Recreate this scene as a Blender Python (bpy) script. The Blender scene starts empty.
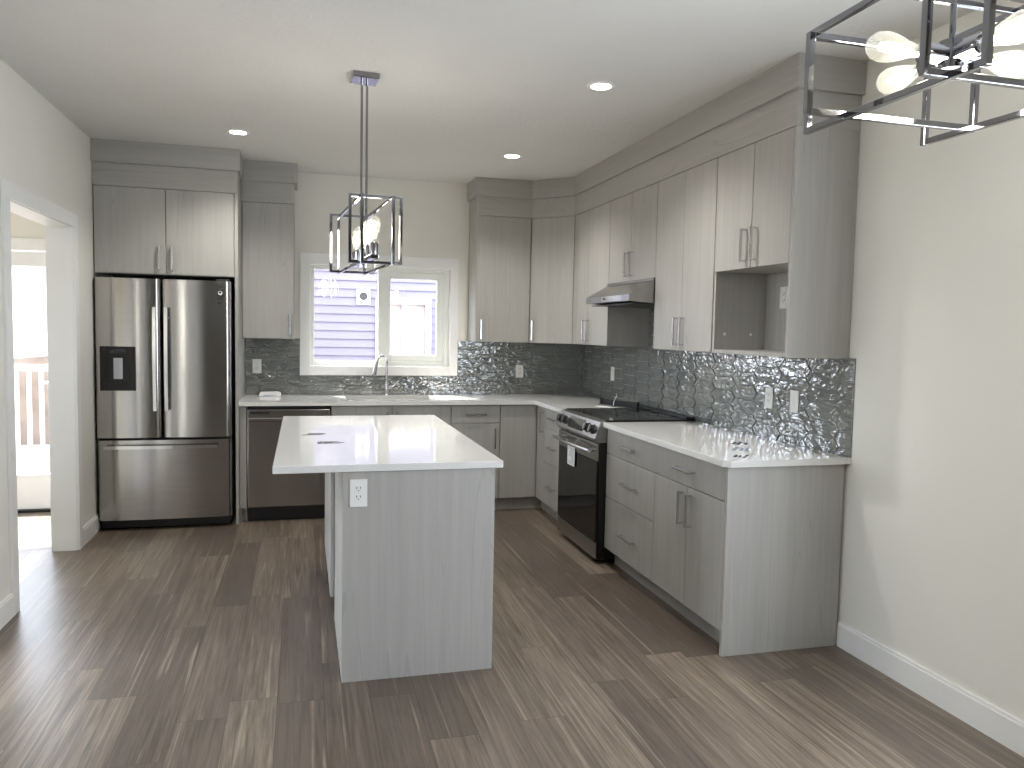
import bpy, bmesh, math, random
from mathutils import Vector, Matrix
random.seed(7)
SC = bpy.context.scene
COL = SC.collection
PI = math.pi

# ------------------------------------------------------------------ camera, world, sun, daylight, exposure
F_PX, YAW, PITCH, ROLL, EYE = 773.1, .2656, .0683, .0199, 1.463
cam = bpy.data.cameras.new('camera'); camo = bpy.data.objects.new('camera', cam); COL.objects.link(camo)
cam.sensor_width = 36.0; cam.lens = F_PX / 1024 * 36.0; cam.clip_start = .05; cam.clip_end = 200
cy, sy, cp, sp, cr_, sr_ = math.cos(YAW), math.sin(YAW), math.cos(PITCH), math.sin(PITCH), math.cos(ROLL), math.sin(ROLL)
xh = Vector((cy, -sy, 0)); yh = Vector((sy, cy, 0)); zz = Vector((0, 0, 1))
fwd = cp * yh - sp * zz; uh = sp * yh + cp * zz
right = cr_ * xh + sr_ * uh; up = -sr_ * xh + cr_ * uh
camo.matrix_world = Matrix(((right.x, up.x, -fwd.x, 0), (right.y, up.y, -fwd.y, 0), (right.z, up.z, -fwd.z, EYE), (0, 0, 0, 1)))
SC.camera = camo

SC.view_settings.view_transform = 'Standard'; SC.view_settings.look = 'None'
SC.view_settings.gamma = 1.0; SC.view_settings.use_curve_mapping = False
SC.view_settings.exposure = 0.85
SC.cycles.use_denoising = True
SC.cycles.max_bounces = 10; SC.cycles.sample_clamp_indirect = 6.0; SC.cycles.caustics_reflective = False

wd = bpy.data.worlds.new('world'); SC.world = wd; wd.use_nodes = True
bg = wd.node_tree.nodes['Background']; bg.inputs[0].default_value = (.80, .88, 1.0, 1); bg.inputs[1].default_value = 5.6

def lamp(name, kind, loc, power, color=(1, 1, 1), **kw):
    l = bpy.data.lights.new(name, kind); l.energy = power; l.color = color
    for k, v in kw.items(): setattr(l, k, v)
    o = bpy.data.objects.new(name, l); COL.objects.link(o); o.location = loc; return o
sun = lamp('sun', 'SUN', (-8, 20, 30), 12.0, (1, .95, .86), angle=.009)
sun.rotation_euler = Vector((.30, -.60, -1.0)).to_track_quat('-Z', 'Y').to_euler()
# portals at the modelled openings: they add no light, they only guide the sampling of the sky
def portal(name, loc, d, sx, sz):
    o = lamp(name, 'AREA', loc, 1.0, shape='RECTANGLE', size=sx, size_y=sz); o.data.cycles.is_portal = True
    o.rotation_euler = Vector(d).to_track_quat('-Z', 'Z').to_euler(); return o
portal('sky_portal', (-1.60, 3.26, 1.06), (1, 0, 0), .95, 2.05)
portal('sky_portal', (-4.37, 5.25, 1.475), (1, 0, 0), 1.9, 1.35)
portal('sky_portal', (.65, 6.78, 1.56), (0, -1, 0), 1.18, .86)
portal('sky_portal', (-2.66, 6.78, 1.0), (0, -1, 0), 1.9, 2.0)
portal('sky_portal', (2.64, 1.0, 1.275), (-1, 0, 0), 2.0, 1.85)

# ------------------------------------------------------------------ node helpers
def srgb(r, g, b):
    f = lambda c: (c / 255 / 12.92) if c / 255 <= .04045 else ((c / 255 + .055) / 1.055) ** 2.4
    return (f(r), f(g), f(b), 1)

class NT:
    def __init__(s, name):
        s.m = bpy.data.materials.new(name); s.m.use_nodes = True
        s.t = s.m.node_tree; s.b = s.t.nodes['Principled BSDF']; s.out = s.t.nodes['Material Output']
    def n(s, typ, **kw):
        nd = s.t.nodes.new(typ)
        for k, v in kw.items(): setattr(nd, k, v)
        return nd
    def l(s, a, b): s.t.links.new(a, b)
    def put(s, sock, v):
        if hasattr(v, 'is_linked') or isinstance(v, bpy.types.NodeSocket): s.l(v, sock)
        else: sock.default_value = v
    def math(s, op, a, b=None, c=None):
        nd = s.n('ShaderNodeMath', operation=op); s.put(nd.inputs[0], a)
        if b is not None: s.put(nd.inputs[1], b)
        if c is not None: s.put(nd.inputs[2], c)
        return nd.outputs[0]
    def vmul(s, v, k):
        nd = s.n('ShaderNodeVectorMath', operation='MULTIPLY'); s.l(v, nd.inputs[0]); nd.inputs[1].default_value = k; return nd.outputs[0]
    def pos(s): return s.n('ShaderNodeNewGeometry').outputs['Position']
    def noise(s, v, scale=1, detail=4, rough=.5, dist=0, col=False):
        nd = s.n('ShaderNodeTexNoise'); s.l(v, nd.inputs['Vector'])
        nd.inputs['Scale'].default_value = scale; nd.inputs['Detail'].default_value = detail
        nd.inputs['Roughness'].default_value = rough; nd.inputs['Distortion'].default_value = dist
        return nd.outputs['Color' if col else 'Fac']
    def ramp(s, f, stops):
        nd = s.n('ShaderNodeValToRGB'); s.l(f, nd.inputs[0]); e = nd.color_ramp.elements
        e[0].position, e[0].color = stops[0]; e[1].position, e[1].color = stops[1]
        for p, c in stops[2:]:
            x = e.new(p); x.color = c
        return nd.outputs[0]
    def mix(s, f, a, b, mode='MIX'):
        nd = s.n('ShaderNodeMix', data_type='RGBA', blend_type=mode)
        s.put(nd.inputs[0], f); s.put(nd.inputs[6], a); s.put(nd.inputs[7], b); return nd.outputs[2]
    def bump(s, h, strength=.2, dist=.01):
        nd = s.n('ShaderNodeBump'); nd.inputs['Strength'].default_value = strength; nd.inputs['Distance'].default_value = dist
        s.l(h, nd.inputs['Height']); s.l(nd.outputs[0], s.b.inputs['Normal'])
    def set(s, **kw):
        for k, v in kw.items(): s.put(s.b.inputs[{'color': 'Base Color', 'rough': 'Roughness', 'metal': 'Metallic', 'spec': 'Specular IOR Level', 'coat': 'Coat Weight', 'coatr': 'Coat Roughness', 'ec': 'Emission Color', 'es': 'Emission Strength', 'aniso': 'Anisotropic'}[k]], v)
        return s

def plain(name, c, rough=.5, metal=0, spec=.5, var=.04, scale=6):
    t = NT(name); p = t.pos(); f = t.noise(p, scale, 3)
    d = tuple(max(0, x * (1 - var)) for x in c[:3]) + (1,); u = tuple(min(1, x * (1 + var)) for x in c[:3]) + (1,)
    t.set(color=t.ramp(f, [(.3, d), (.7, u)]), rough=rough, metal=metal, spec=spec); return t.m

def laminate(name, k, base=(174, 172, 167)):
    """pale grey wood print; k = scaling of the grain per axis (small = along the grain)"""
    t = NT(name); p = t.pos()
    v = t.vmul(p, k)
    fine = t.noise(v, 1.0, 5, .62)
    v2 = t.vmul(p, tuple(x * .22 for x in k)); broad = t.noise(v2, 1.0, 3, .5, .6)
    c = srgb(*base)[:3]
    lo = tuple(x * .80 for x in c) + (1,); hi = tuple(min(1, x * 1.10) for x in c) + (1,)
    col = t.ramp(fine, [(.30, lo), (.72, hi)])
    col = t.mix(.55, col, t.ramp(broad, [(.3, tuple(x * .92 for x in c) + (1,)), (.7, tuple(min(1, x * 1.05) for x in c) + (1,))]))
    # dark ink lines of cathedral figure
    v3 = t.vmul(p, tuple(x * .12 for x in k)); w = t.noise(v3, 1.0, 2, .4, 1.2)
    ln = t.math('ABSOLUTE', t.math('SUBTRACT', t.math('FRACT', t.math('MULTIPLY', w, 9)), .5))
    ln = t.math('LESS_THAN', ln, .035); ln = t.math('MULTIPLY', ln, t.math('GREATER_THAN', fine, .5)); ln = t.math('MULTIPLY', ln, .26)
    col = t.mix(ln, col, tuple(x * .55 for x in c) + (1,))
    t.set(color=col, rough=.42, spec=.35); t.bump(fine, .08, .002)
    return t.m

M = {}
M['lam_v'] = laminate('grey_woodgrain_upright', (34, 34, 1.6))
M['lam_x'] = laminate('grey_woodgrain_along_back', (1.6, 34, 34))
M['lam_y'] = laminate('grey_woodgrain_along_side', (34, 1.6, 34))
M['dark_gap'] = plain('dark_cabinet_inside', srgb(40, 39, 38), .8)
M['black'] = plain('black_plastic', srgb(16, 16, 17), .4)
M['white_plastic'] = plain('white_plastic', srgb(235, 235, 232), .35, var=.01)
M['slot'] = plain('slot_dark', srgb(45, 45, 45), .6)
M['trim'] = plain('white_trim_paint', srgb(242, 242, 240), .35, var=.01)
M['vinyl'] = plain('white_vinyl', srgb(232, 233, 228), .3, var=.01)
M['paper'] = plain('white_paper', srgb(238, 238, 236), .7, var=.02)
M['ink'] = plain('black_ink', srgb(30, 32, 38), .5)
M['pale_ink'] = plain('pale_blue_ink', srgb(150, 165, 182), .5)
M['nickel'] = plain('satin_nickel', srgb(214, 214, 214), .16, 1.0, var=.02)
M['chrome'] = plain('polished_chrome', srgb(150, 150, 154), .07, 1.0, var=.01)
M['faucet_chrome'] = plain('bright_chrome', srgb(222, 222, 224), .10, 1.0, var=.01)
M['black_glass'] = plain('black_glass', srgb(9, 9, 10), .05, 0, .6, var=.02)
M['rubber'] = plain('grey_rubber', srgb(70, 70, 72), .7)
M['dark_metal'] = plain('dark_painted_metal', srgb(58, 58, 60), .45, .3)
M['screen'] = plain('dark_display', srgb(22, 24, 30), .1)

def wall_paint(name, c, bump=.08, scale=220, dist=.002, rough=.6):
    t = NT(name); p = t.pos(); f = t.noise(p, scale, 3, .6); g = t.noise(p, 1.3, 2)
    c3 = c[:3]; t.set(color=t.ramp(g, [(.3, tuple(x * .975 for x in c3) + (1,)), (.7, tuple(min(1, x * 1.02) for x in c3) + (1,))]), rough=rough, spec=.3)
    t.bump(f, bump, dist); return t.m
M['wall'] = wall_paint('greige_wall_paint', srgb(234, 232, 224))
M['ceil'] = wall_paint('knockdown_ceiling_paint', srgb(220, 219, 215), .5, 48, .008, .8)
M['hall'] = wall_paint('hall_wall_paint', srgb(232, 230, 216))

def steel(name, k, base=(186, 183, 180), rough=.17, aniso=0):
    t = NT(name); p = t.pos(); v = t.vmul(p, k); f = t.noise(v, 1, 3, .6)
    c = srgb(*base)[:3]
    t.set(color=t.ramp(f, [(.25, tuple(x * .93 for x in c) + (1,)), (.75, tuple(min(1, x * 1.06) for x in c) + (1,))]), metal=1.0,
          rough=t.math('MULTIPLY_ADD', f, .12, rough - .06)); t.bump(f, .03, .0006)
    if aniso:
        tg = t.n('ShaderNodeTangent', direction_type='RADIAL', axis='Z'); t.l(tg.outputs[0], t.b.inputs['Tangent']); t.b.inputs['Anisotropic'].default_value = aniso; t.b.inputs['Anisotropic Rotation'].default_value = .25
    return t.m
M['steel'] = steel('brushed_stainless', (3, 3, 420), aniso=.85)
M['steel_side'] = steel('brushed_stainless_range', (420, 2.5, 420), (168, 167, 165), .25)
M['steel_sink'] = steel('satin_stainless_sink', (200, 200, 200), (170, 170, 168), .32)

def quartz():
    t = NT('white_quartz'); p = t.pos()
    a = t.noise(p, 260, 2, .5); b = t.noise(p, 2.2, 4, .55, .8)
    col = t.ramp(a, [(.28, srgb(212, 211, 208)), (.50, srgb(229, 228, 225))])
    col = t.mix(t.math('MULTIPLY', t.math('GREATER_THAN', b, .60), .12), col, srgb(205, 204, 202))
    t.set(color=col, rough=.07, spec=.5); return t.m
M['quartz'] = quartz()

def tile():
    t = NT('glazed_grey_tile'); p = t.pos()
    oi = t.n('ShaderNodeAttribute', attribute_name='tone').outputs['Fac']
    a = t.noise(p, 9, 3, .5)
    col = t.mix(.45, t.ramp(oi, [(.0, srgb(98, 102, 100)), (1, srgb(114, 118, 115))]), t.ramp(a, [(.3, srgb(96, 100, 98)), (.7, srgb(116, 120, 117))]))
    wv = t.noise(t.vmul(p, (1, 1, 1.8)), 17, 1.5, .4, 1.2); w2 = t.noise(p, 8, 1, .5, .3)
    t.set(color=col, rough=.03, spec=.5); t.b.inputs['IOR'].default_value = 2.7
    t.bump(t.math('ADD', t.math('MULTIPLY', wv, .8), w2), .5, .012); return t.m
M['tile'] = tile()
M['grout'] = plain('grey_grout', srgb(150, 152, 150), .8)

def floor_mat():
    t = NT('vinyl_plank_floor'); p = t.pos(); s = t.n('ShaderNodeSeparateXYZ'); t.l(p, s.inputs[0])
    W, Ln = .178, 1.22
    u = t.math('DIVIDE', t.math('ADD', s.outputs[0], 20.03), W); row = t.math('FLOOR', u)
    wn = t.n('ShaderNodeTexWhiteNoise', noise_dimensions='1D'); t.l(row, wn.inputs['W'])
    v = t.math('ADD', t.math('DIVIDE', t.math('ADD', s.outputs[1], 20), Ln), wn.outputs['Value']); colm = t.math('FLOOR', v)
    cx = t.n('ShaderNodeCombineXYZ'); t.l(row, cx.inputs[0]); t.l(colm, cx.inputs[1])
    w2 = t.n('ShaderNodeTexWhiteNoise', noise_dimensions='2D'); t.l(cx.outputs[0], w2.inputs['Vector'])
    sc = t.n('ShaderNodeSeparateColor'); t.l(w2.outputs['Color'], sc.inputs[0]); r1, r2, r3 = sc.outputs[0], sc.outputs[1], sc.outputs[2]
    def gv(kx, ky):
        c = t.n('ShaderNodeCombineXYZ'); t.l(t.math('MULTIPLY', s.outputs[0], kx), c.inputs[0])
        t.l(t.math('MULTIPLY', s.outputs[1], ky), c.inputs[1]); t.l(t.math('MULTIPLY', r3, 60), c.inputs[2]); return c.outputs[0]
    fine = t.noise(gv(95, 3.2), 1, 5, .65, .3); mid = t.noise(gv(34, 1.0), 1, 5, .62, 1.4); broad = t.noise(gv(24, .55), 1, 3, .55, 1.0)
    base = t.ramp(r1, [(0, srgb(98, 87, 77)), (1, srgb(150, 136, 119)), (.35, srgb(116, 104, 93)), (.65, srgb(132, 118, 104))])
    col = t.mix(t.ramp(mid, [(.38, (0, 0, 0, 1)), (.66, (.8, .8, .8, 1))]), base, t.mix(r2, srgb(84, 73, 64), srgb(100, 90, 82)))
    pale = t.ramp(broad, [(.60, (0, 0, 0, 1)), (.67, (.5, .5, .5, 1))])
    col = t.mix(pale, col, srgb(172, 158, 138))
    col = t.mix(t.ramp(fine, [(.36, (.55, .55, .55, 1)), (.60, (0, 0, 0, 1))]), col, srgb(72, 63, 56))
    fu, fv = t.math('FRACT', u), t.math('FRACT', v)
    seam = t.math('MAXIMUM', t.math('LESS_THAN', fu, .014), t.math('LESS_THAN', fv, .0022))
    col = t.mix(t.math('MULTIPLY', seam, .6), col, srgb(48, 42, 37))
    t.set(color=col, rough=t.math('MULTIPLY_ADD', fine, .18, .27), spec=.45)
    t.bump(t.math('SUBTRACT', fine, t.math('MULTIPLY', seam, 1.2)), .22, .002); return t.m
M['floor'] = floor_mat()

def glass(name, tint=(1, 1, 1, 1), refl=1.0):
    t = NT(name); tr = t.n('ShaderNodeBsdfTransparent'); gl = t.n('ShaderNodeBsdfGlossy'); mx = t.n('ShaderNodeMixShader'); fr = t.n('ShaderNodeFresnel')
    fr.inputs['IOR'].default_value = 1.45; gl.inputs['Roughness'].default_value = .01; tr.inputs[0].default_value = tint
    geo = t.n('ShaderNodeNewGeometry'); t.l(t.math('MULTIPLY', fr.outputs[0], t.math('SUBTRACT', refl, geo.outputs['Backfacing'])), mx.inputs[0]); t.l(tr.outputs[0], mx.inputs[1]); t.l(gl.outputs[0], mx.inputs[2]); t.l(mx.outputs[0], t.out.inputs[0]); return t.m
M['glass'] = glass('window_glass')
M['bulb_glass'] = glass('bulb_glass', (.97, .98, .96, 1))
def frosted(m, amount):
    nt = m.node_tree; out = nt.nodes['Material Output']; src = out.inputs[0].links[0].from_socket
    tl = nt.nodes.new('ShaderNodeBsdfTranslucent'); mx = nt.nodes.new('ShaderNodeMixShader'); mx.inputs[0].default_value = amount; tl.inputs[0].default_value = (.95, .96, .92, 1)
    nt.links.new(src, mx.inputs[1]); nt.links.new(tl.outputs[0], mx.inputs[2]); nt.links.new(mx.outputs[0], out.inputs[0])
frosted(M['bulb_glass'], .09)
def emit(name, c, st):
    t = NT(name); t.set(color=c, ec=c, es=st, rough=.4); return t.m
M['filament'] = emit('glowing_filament', (1, .90, .70, 1), 14)
M['downlight'] = emit('glowing_downlight', (1, .93, .82, 1), 14)

# ------------------------------------------------------------------ mesh builder
WL = {}          # object -> world location of its origin
class MB:
    def __init__(s): s.bm = bmesh.new()
    def box(s, x0, x1, y0, y1, z0, z1, bev=0, seg=2):
        r = bmesh.ops.create_cube(s.bm, size=1); vs = r['verts']
        for v in vs: v.co = Vector((x0 + (x1 - x0) * (v.co.x + .5), y0 + (y1 - y0) * (v.co.y + .5), z0 + (z1 - z0) * (v.co.z + .5)))
        if bev:
            es = list({e for v in vs for e in v.link_edges})
            bmesh.ops.bevel(s.bm, geom=es, offset=bev, segments=seg, affect='EDGES', profile=.6)
        return s
    def cyl(s, p0, p1, r0, r1=None, n=20, cap=True):
        p0, p1 = Vector(p0), Vector(p1); r1 = r0 if r1 is None else r1; d = p1 - p0
        q = d.to_track_quat('Z', 'Y').to_matrix(); A, B = [], []
        for i in range(n):
            a = 2 * PI * i / n; e = q @ Vector((math.cos(a), math.sin(a), 0))
            A.append(s.bm.verts.new(p0 + e * r0)); B.append(s.bm.verts.new(p1 + e * r1))
        for i in range(n): s.bm.faces.new((A[i], A[(i + 1) % n], B[(i + 1) % n], B[i]))
        if cap: s.bm.faces.new(A[::-1]); s.bm.faces.new(B)
        return s
    def lathe(s, prof, at=(0, 0, 0), axis=(0, 0, 1), n=24, cap=True):
        """prof: list of (radius, height) from base to tip"""
        at = Vector(at); q = Vector(axis).to_track_quat('Z', 'Y').to_matrix(); rings = []
        for r, h in prof:
            if r < 1e-6: rings.append([s.bm.verts.new(at + q @ Vector((0, 0, h)))])
            else: rings.append([s.bm.verts.new(at + q @ Vector((r * math.cos(2 * PI * i / n), r * math.sin(2 * PI * i / n), h))) for i in range(n)])
        for a, b in zip(rings, rings[1:]):
            for i in range(n):
                j = (i + 1) % n
                if len(a) == 1 and len(b) == 1: break
                if len(a) == 1: s.bm.faces.new((a[0], b[j], b[i]))
                elif len(b) == 1: s.bm.faces.new((a[i], a[j], b[0]))
                else: s.bm.faces.new((a[i], a[j], b[j], b[i]))
        for ring, rev in ((rings[0], True), (rings[-1], False)):
            if len(ring) > 1 and cap: s.bm.faces.new(ring[::-1] if rev else ring)
        return s
    def tube(s, pts, r, n=12, square=False):
        pts = [Vector(p) for p in pts]; rings = []; m = 4 if square else n
        prev = None
        for i, p in enumerate(pts):
            t = ((pts[min(i + 1, len(pts) - 1)] - p).normalized() + (p - pts[max(i - 1, 0)]).normalized())
            t.normalize(); ref = Vector((0, 0, 1)) if abs(t.z) < .95 else Vector((0, 1, 0))
            a = t.cross(ref).normalized() if prev is None else (prev - t * prev.dot(t)).normalized()
            prev = a; b = t.cross(a)
            off = PI / 4 if square else 0; rr = r * (1.414 if square else 1)
            if hasattr(r, '__call__'): rr = r(i / (len(pts) - 1))
            rings.append([s.bm.verts.new(p + rr * (math.cos(off + 2 * PI * k / m) * a + math.sin(off + 2 * PI * k / m) * b)) for k in range(m)])
        for A, B in zip(rings, rings[1:]):
            for k in range(m): s.bm.faces.new((A[k], A[(k + 1) % m], B[(k + 1) % m], B[k]))
        s.bm.faces.new(rings[0][::-1]); s.bm.faces.new(rings[-1]); return s
    def prism(s, poly, z0, z1, axis='z', bev=0):
        """extrude a 2D outline; axis z: (x,y); axis y: (x,z) along y; axis x: (y,z) along x"""
        f = {'z': lambda a, b, c: (a, b, c), 'y': lambda a, b, c: (a, c, b), 'x': lambda a, b, c: (c, a, b)}[axis]
        A = [s.bm.verts.new(f(a, b, z0)) for a, b in poly]; B = [s.bm.verts.new(f(a, b, z1)) for a, b in poly]; n = len(poly)
        fs = [s.bm.faces.new(A[::-1]), s.bm.faces.new(B)]
        for i in range(n): fs.append(s.bm.faces.new((A[i], A[(i + 1) % n], B[(i + 1) % n], B[i])))
        if bev:
            es = list({e for fc in fs for e in fc.edges}); bmesh.ops.bevel(s.bm, geom=es, offset=bev, segments=2, affect='EDGES')
        return s
    def build(s, name, mat, parent=None, origin=None, smooth=False, rot=None):
        bmesh.ops.recalc_face_normals(s.bm, faces=s.bm.faces[:])
        if parent is not None: o0 = WL[parent]
        else: o0 = Vector(origin) if origin is not None else Vector((0, 0, 0))
        for v in s.bm.verts: v.co -= o0
        me = bpy.data.meshes.new(name); s.bm.to_mesh(me); s.bm.free()
        me.materials.append(M[mat] if isinstance(mat, str) else mat)
        if smooth:
            for p in me.polygons: p.use_smooth = True
            try: me.set_sharp_from_angle(angle=math.radians(38))
            except Exception: pass
        ob = bpy.data.objects.new(name, me); COL.objects.link(ob)
        if parent is not None: ob.parent = parent; WL[ob] = o0
        else: ob.location = o0; WL[ob] = o0
        return ob

def tag(o, label, cat, group=None):
    o['label'] = label; o['category'] = cat
    if group: o['group'] = group
    return o
def thing(name, label, cat, loc, group=None):
    o = bpy.data.objects.new(name, None); COL.objects.link(o); o.location = loc; o.empty_display_size = .1; WL[o] = Vector(loc)
    return tag(o, label, cat, group)
def struct(o): o['kind'] = 'structure'; return o
def text_mesh(txt, size, mat, parent, name, mw, depth=.0006):
    """flat lettering as a mesh, placed by the world matrix mw"""
    cu = bpy.data.curves.new('lettering', 'FONT'); cu.body = txt; cu.size = size; cu.extrude = depth; cu.align_x = 'CENTER'; cu.align_y = 'CENTER'
    tmp = bpy.data.objects.new('lettering', cu); COL.objects.link(tmp); bpy.context.view_layer.update()
    me = bpy.data.meshes.new_from_object(tmp.evaluated_get(bpy.context.evaluated_depsgraph_get())); bpy.data.objects.remove(tmp)
    o0 = WL[parent]; me.transform(Matrix.Translation(-o0) @ mw); me.materials.clear(); me.materials.append(M[mat])
    ob = bpy.data.objects.new(name, me); COL.objects.link(ob); ob.parent = parent; WL[ob] = o0; return ob

# ------------------------------------------------------------------ room shell
XR, YB, XL, H = 2.47, 6.61, -1.395, 2.715
YR = -6.5            # wall behind the camera
XLO = -1.53          # hall side of the left wall
WX0, WX1, WZ0, WZ1 = .06, 1.235, 1.14, 1.985      # kitchen window opening
DY0, DY1, DZ = 4.35, 5.445, 2.055                  # doorway to the hall
HX = -4.2
GY0, GY1, GZ = 2.80, 3.72, 2.08                  # glass patio opening in the left wall, just outside the frame
QY0, QY1, QZ0_, QZ1_ = .0, 2.0, .35, 2.2          # unseen right-wall window, added to throw daylight on the left wall
struct(MB().box(XLO, XR + .15, YR - .15, YB + .15, -.12, 0).box(HX, XLO, 3.88, YB + .15, -.12, 0).build('floor', 'floor'))
struct(MB().box(XLO - .15, XR + .15, YR - .15, YB + .15, H, H + .12).box(HX - .15, XLO - .15, 3.88, YB + .15, H, H + .12).build('ceiling', 'ceil'))
PX0, PX1, PZ = -3.60, -1.72, 2.0                 # patio door opening in the back wall
w = MB()
w.box(HX, PX0, YB, YB + .15, 0, H).box(PX0, PX1, YB, YB + .15, PZ, H).box(PX1, WX0, YB, YB + .15, 0, H)
w.box(WX0, WX1, YB, YB + .15, 0, WZ0).box(WX0, WX1, YB, YB + .15, WZ1, H).box(WX1, XR + .15, YB, YB + .15, 0, H)
struct(w.build('wall_back', 'wall'))
struct(MB().box(XR, XR + .15, YR - .15, QY0, 0, H).box(XR, XR + .15, QY1, YB, 0, H).box(XR, XR + .15, QY0, QY1, 0, QZ0_).box(XR, XR + .15, QY0, QY1, QZ1_, H).build('wall_right', 'wall'))
w = MB(); w.box(XLO, XL, YR, GY0, 0, H).box(XLO, XL, GY0, GY1, GZ, H).box(XLO, XL, GY0, GY1, 0, .02).box(XLO, XL, GY1, DY0 - .015, 0, H).box(XLO, XL, DY0 - .015, DY1 + .015, DZ + .015, H).box(XLO, XL, DY1 + .015, YB, 0, H)
struct(w.build('wall_left', 'wall'))
w = MB(); w.box(XLO, XR, YR - .15, YR, 0, H)
struct(w.build('wall_rear', 'wall'))
struct(MB().box(HX - .15, HX, 4.02, 4.3, 0, H).box(HX - .15, HX, 6.2, YB, 0, H).box(HX - .15, HX, 4.3, 6.2, 0, .8).box(HX - .15, HX, 4.3, 6.2, 2.15, H).build('wall_hall_side', 'hall'))
struct(MB().box(HX, XLO, 3.88, 4.02, 0, H).build('wall_hall_end', 'hall'))
# frame of the added, unseen right window; then the patio door frame in the left wall
w = MB()
for a in (QY0, (QY0 + QY1) / 2 - .03, QY1 - .06): w.box(XR + .03, XR + .1, a, a + .06, QZ0_, QZ1_)
w.box(XR + .03, XR + .1, QY0, QY1, QZ0_, QZ0_ + .06).box(XR + .03, XR + .1, QY0, QY1, QZ1_ - .06, QZ1_)
struct(w.build('added_window_right', 'vinyl'))
w = MB()
for a in (GY0, (GY0 + GY1) / 2 - .04, GY1 - .08): w.box(XLO + .03, XL - .04, a, a + .08, .02, GZ)
w.box(XLO + .03, XL - .04, GY0, GY1, .02, .10).box(XLO + .03, XL - .04, GY0, GY1, GZ - .08, GZ)
struct(w.build('window_3', 'vinyl'))
w = MB()
for a in (4.3, 5.22, 6.14): w.box(HX - .11, HX - .04, a, a + .06, .8, 2.15)
w.box(HX - .11, HX - .04, 4.3, 6.2, .8, .86).box(HX - .11, HX - .04, 4.3, 6.2, 2.09, 2.15)
struct(w.build('added_window_hall', 'vinyl'))  # unseen hall side window, added to brighten the hall and its doorway
# doorway casing and jamb
j = MB(); j.box(XLO - .002, XL + .002, DY0 - .015, DY0, 0, DZ + .015).box(XLO - .002, XL + .002, DY1, DY1 + .015, 0, DZ + .015).box(XLO - .002, XL + .002, DY0, DY1, DZ, DZ + .015)
for x0, x1 in ((XL, XL + .016), (XLO - .016, XLO)):
    j.box(x0, x1, DY0 - .085, DY0 - .006, 0, DZ + .006, .003).box(x0, x1, DY1 + .006, DY1 + .085, 0, DZ + .006, .003).box(x0, x1, DY0 - .085, DY1 + .085, DZ + .006, DZ + .09, .003)
struct(j.build('trim_1', 'trim'))
# baseboards
def base(name, *boxes):
    m = MB()
    for (x0, x1, y0, y1, nx, ny) in boxes:
        m.box(x0, x1, y0, y1, 0, .105); # body with an eased cap
        m.box(x0 if nx <= 0 else x0, x1 - (.004 if nx > 0 else 0), y0, y1, .105, .118) if nx > 0 else m.box(x0 + (.004 if nx < 0 else 0), x1, y0 + (.004 if ny < 0 else 0), y1, .105, .118)
    return struct(m.build(name, 'trim'))
base('baseboard_right', (XR - .014, XR, YR, 3.052, -1, 0))
base('baseboard_left', (XL, XL + .014, YR, GY0, 1, 0), (XL, XL + .014, GY1, DY0 - .086, 1, 0), (XL, XL + .014, DY1 + .086, YB, 1, 0))
base('baseboard_hall', (XLO - .014, XLO, 4.02, DY0 - .086, -1, 0), (HX, PX0 - .09, YB - .014, YB, 0, -1), (PX1 + .09, XLO, YB - .014, YB, 0, -1))

# kitchen window
wn = bpy.data.objects.new('window_1', None); COL.objects.link(wn); wn.location = ((WX0 + WX1) / 2, YB, WZ0); WL[wn] = Vector(wn.location); struct(wn)
c = MB(); C0, C1, CZ0, CZ1 = -.02, 1.30, 1.066, 2.072
c.box(C0, WX0 + .004, YB - .016, YB, CZ0, CZ1, .003).box(WX1 - .004, C1, YB - .016, YB, CZ0, CZ1, .003)
c.box(WX0 + .004, WX1 - .004, YB - .016, YB, CZ0, WZ0 + .004, .003).box(WX0 + .004, WX1 - .004, YB - .016, YB, WZ1 - .004, CZ1, .003)
c.build('casing', 'trim', wn)
f = MB(); FY0, FY1 = YB + .05, YB + .13
MX0, MX1 = .62, .69
f.box(WX0, WX0 + .035, FY0, FY1, WZ0, WZ1, .004).box(WX1 - .05, WX1, FY0, FY1, WZ0, WZ1, .004).box(WX0 + .035, WX1 - .05, FY0, FY1, WZ0, WZ0 + .045, .004).box(WX0 + .035, WX1 - .05, FY0, FY1, WZ1 - .04, WZ1, .004)
f.box(WX0 + .0, WX1, YB, FY0, WZ0, WZ0 + .006).box(WX0, WX1, YB, FY0, WZ1 - .006, WZ1).box(WX0, WX0 + .006, YB, FY0, WZ0 + .006, WZ1 - .006).box(WX1 - .006, WX1, YB, FY0, WZ0 + .006, WZ1 - .006)
f.build('frame', 'vinyl', wn)
s_ = MB(); s_.box(MX0, MX1, FY0 - .005, FY1 - .02, WZ0 + .045, WZ1 - .04, .005)
s_.box(MX1, MX1 + .035, FY0 + .01, FY1 - .03, WZ0 + .045, WZ1 - .04, .004).box(WX1 - .11, WX1 - .05, FY0 + .01, FY1 - .03, WZ0 + .045, WZ1 - .04, .004)
s_.box(MX1 + .035, WX1 - .11, FY0 + .01, FY1 - .03, WZ0 + .045, WZ0 + .10, .004).box(MX1 + .035, WX1 - .11, FY0 + .01, FY1 - .03, WZ1 - .095, WZ1 - .04, .004)
s_.build('sliding_sash', 'vinyl', wn)
MB().box(WX0 + .03, MX0 + .005, YB + .095, YB + .10, WZ0 + .04, WZ1 - .035).build('pane', 'glass', wn)
MB().box(MX1 + .03, WX1 - .105, YB + .085, YB + .09, WZ0 + .095, WZ1 - .09).build('pane', 'glass', wn)
MB().box(MX0 + .012, MX0 + .03, FY0 - .018, FY0 - .005, 1.5, 1.62, .004).build('latch', 'vinyl', wn)

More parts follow.
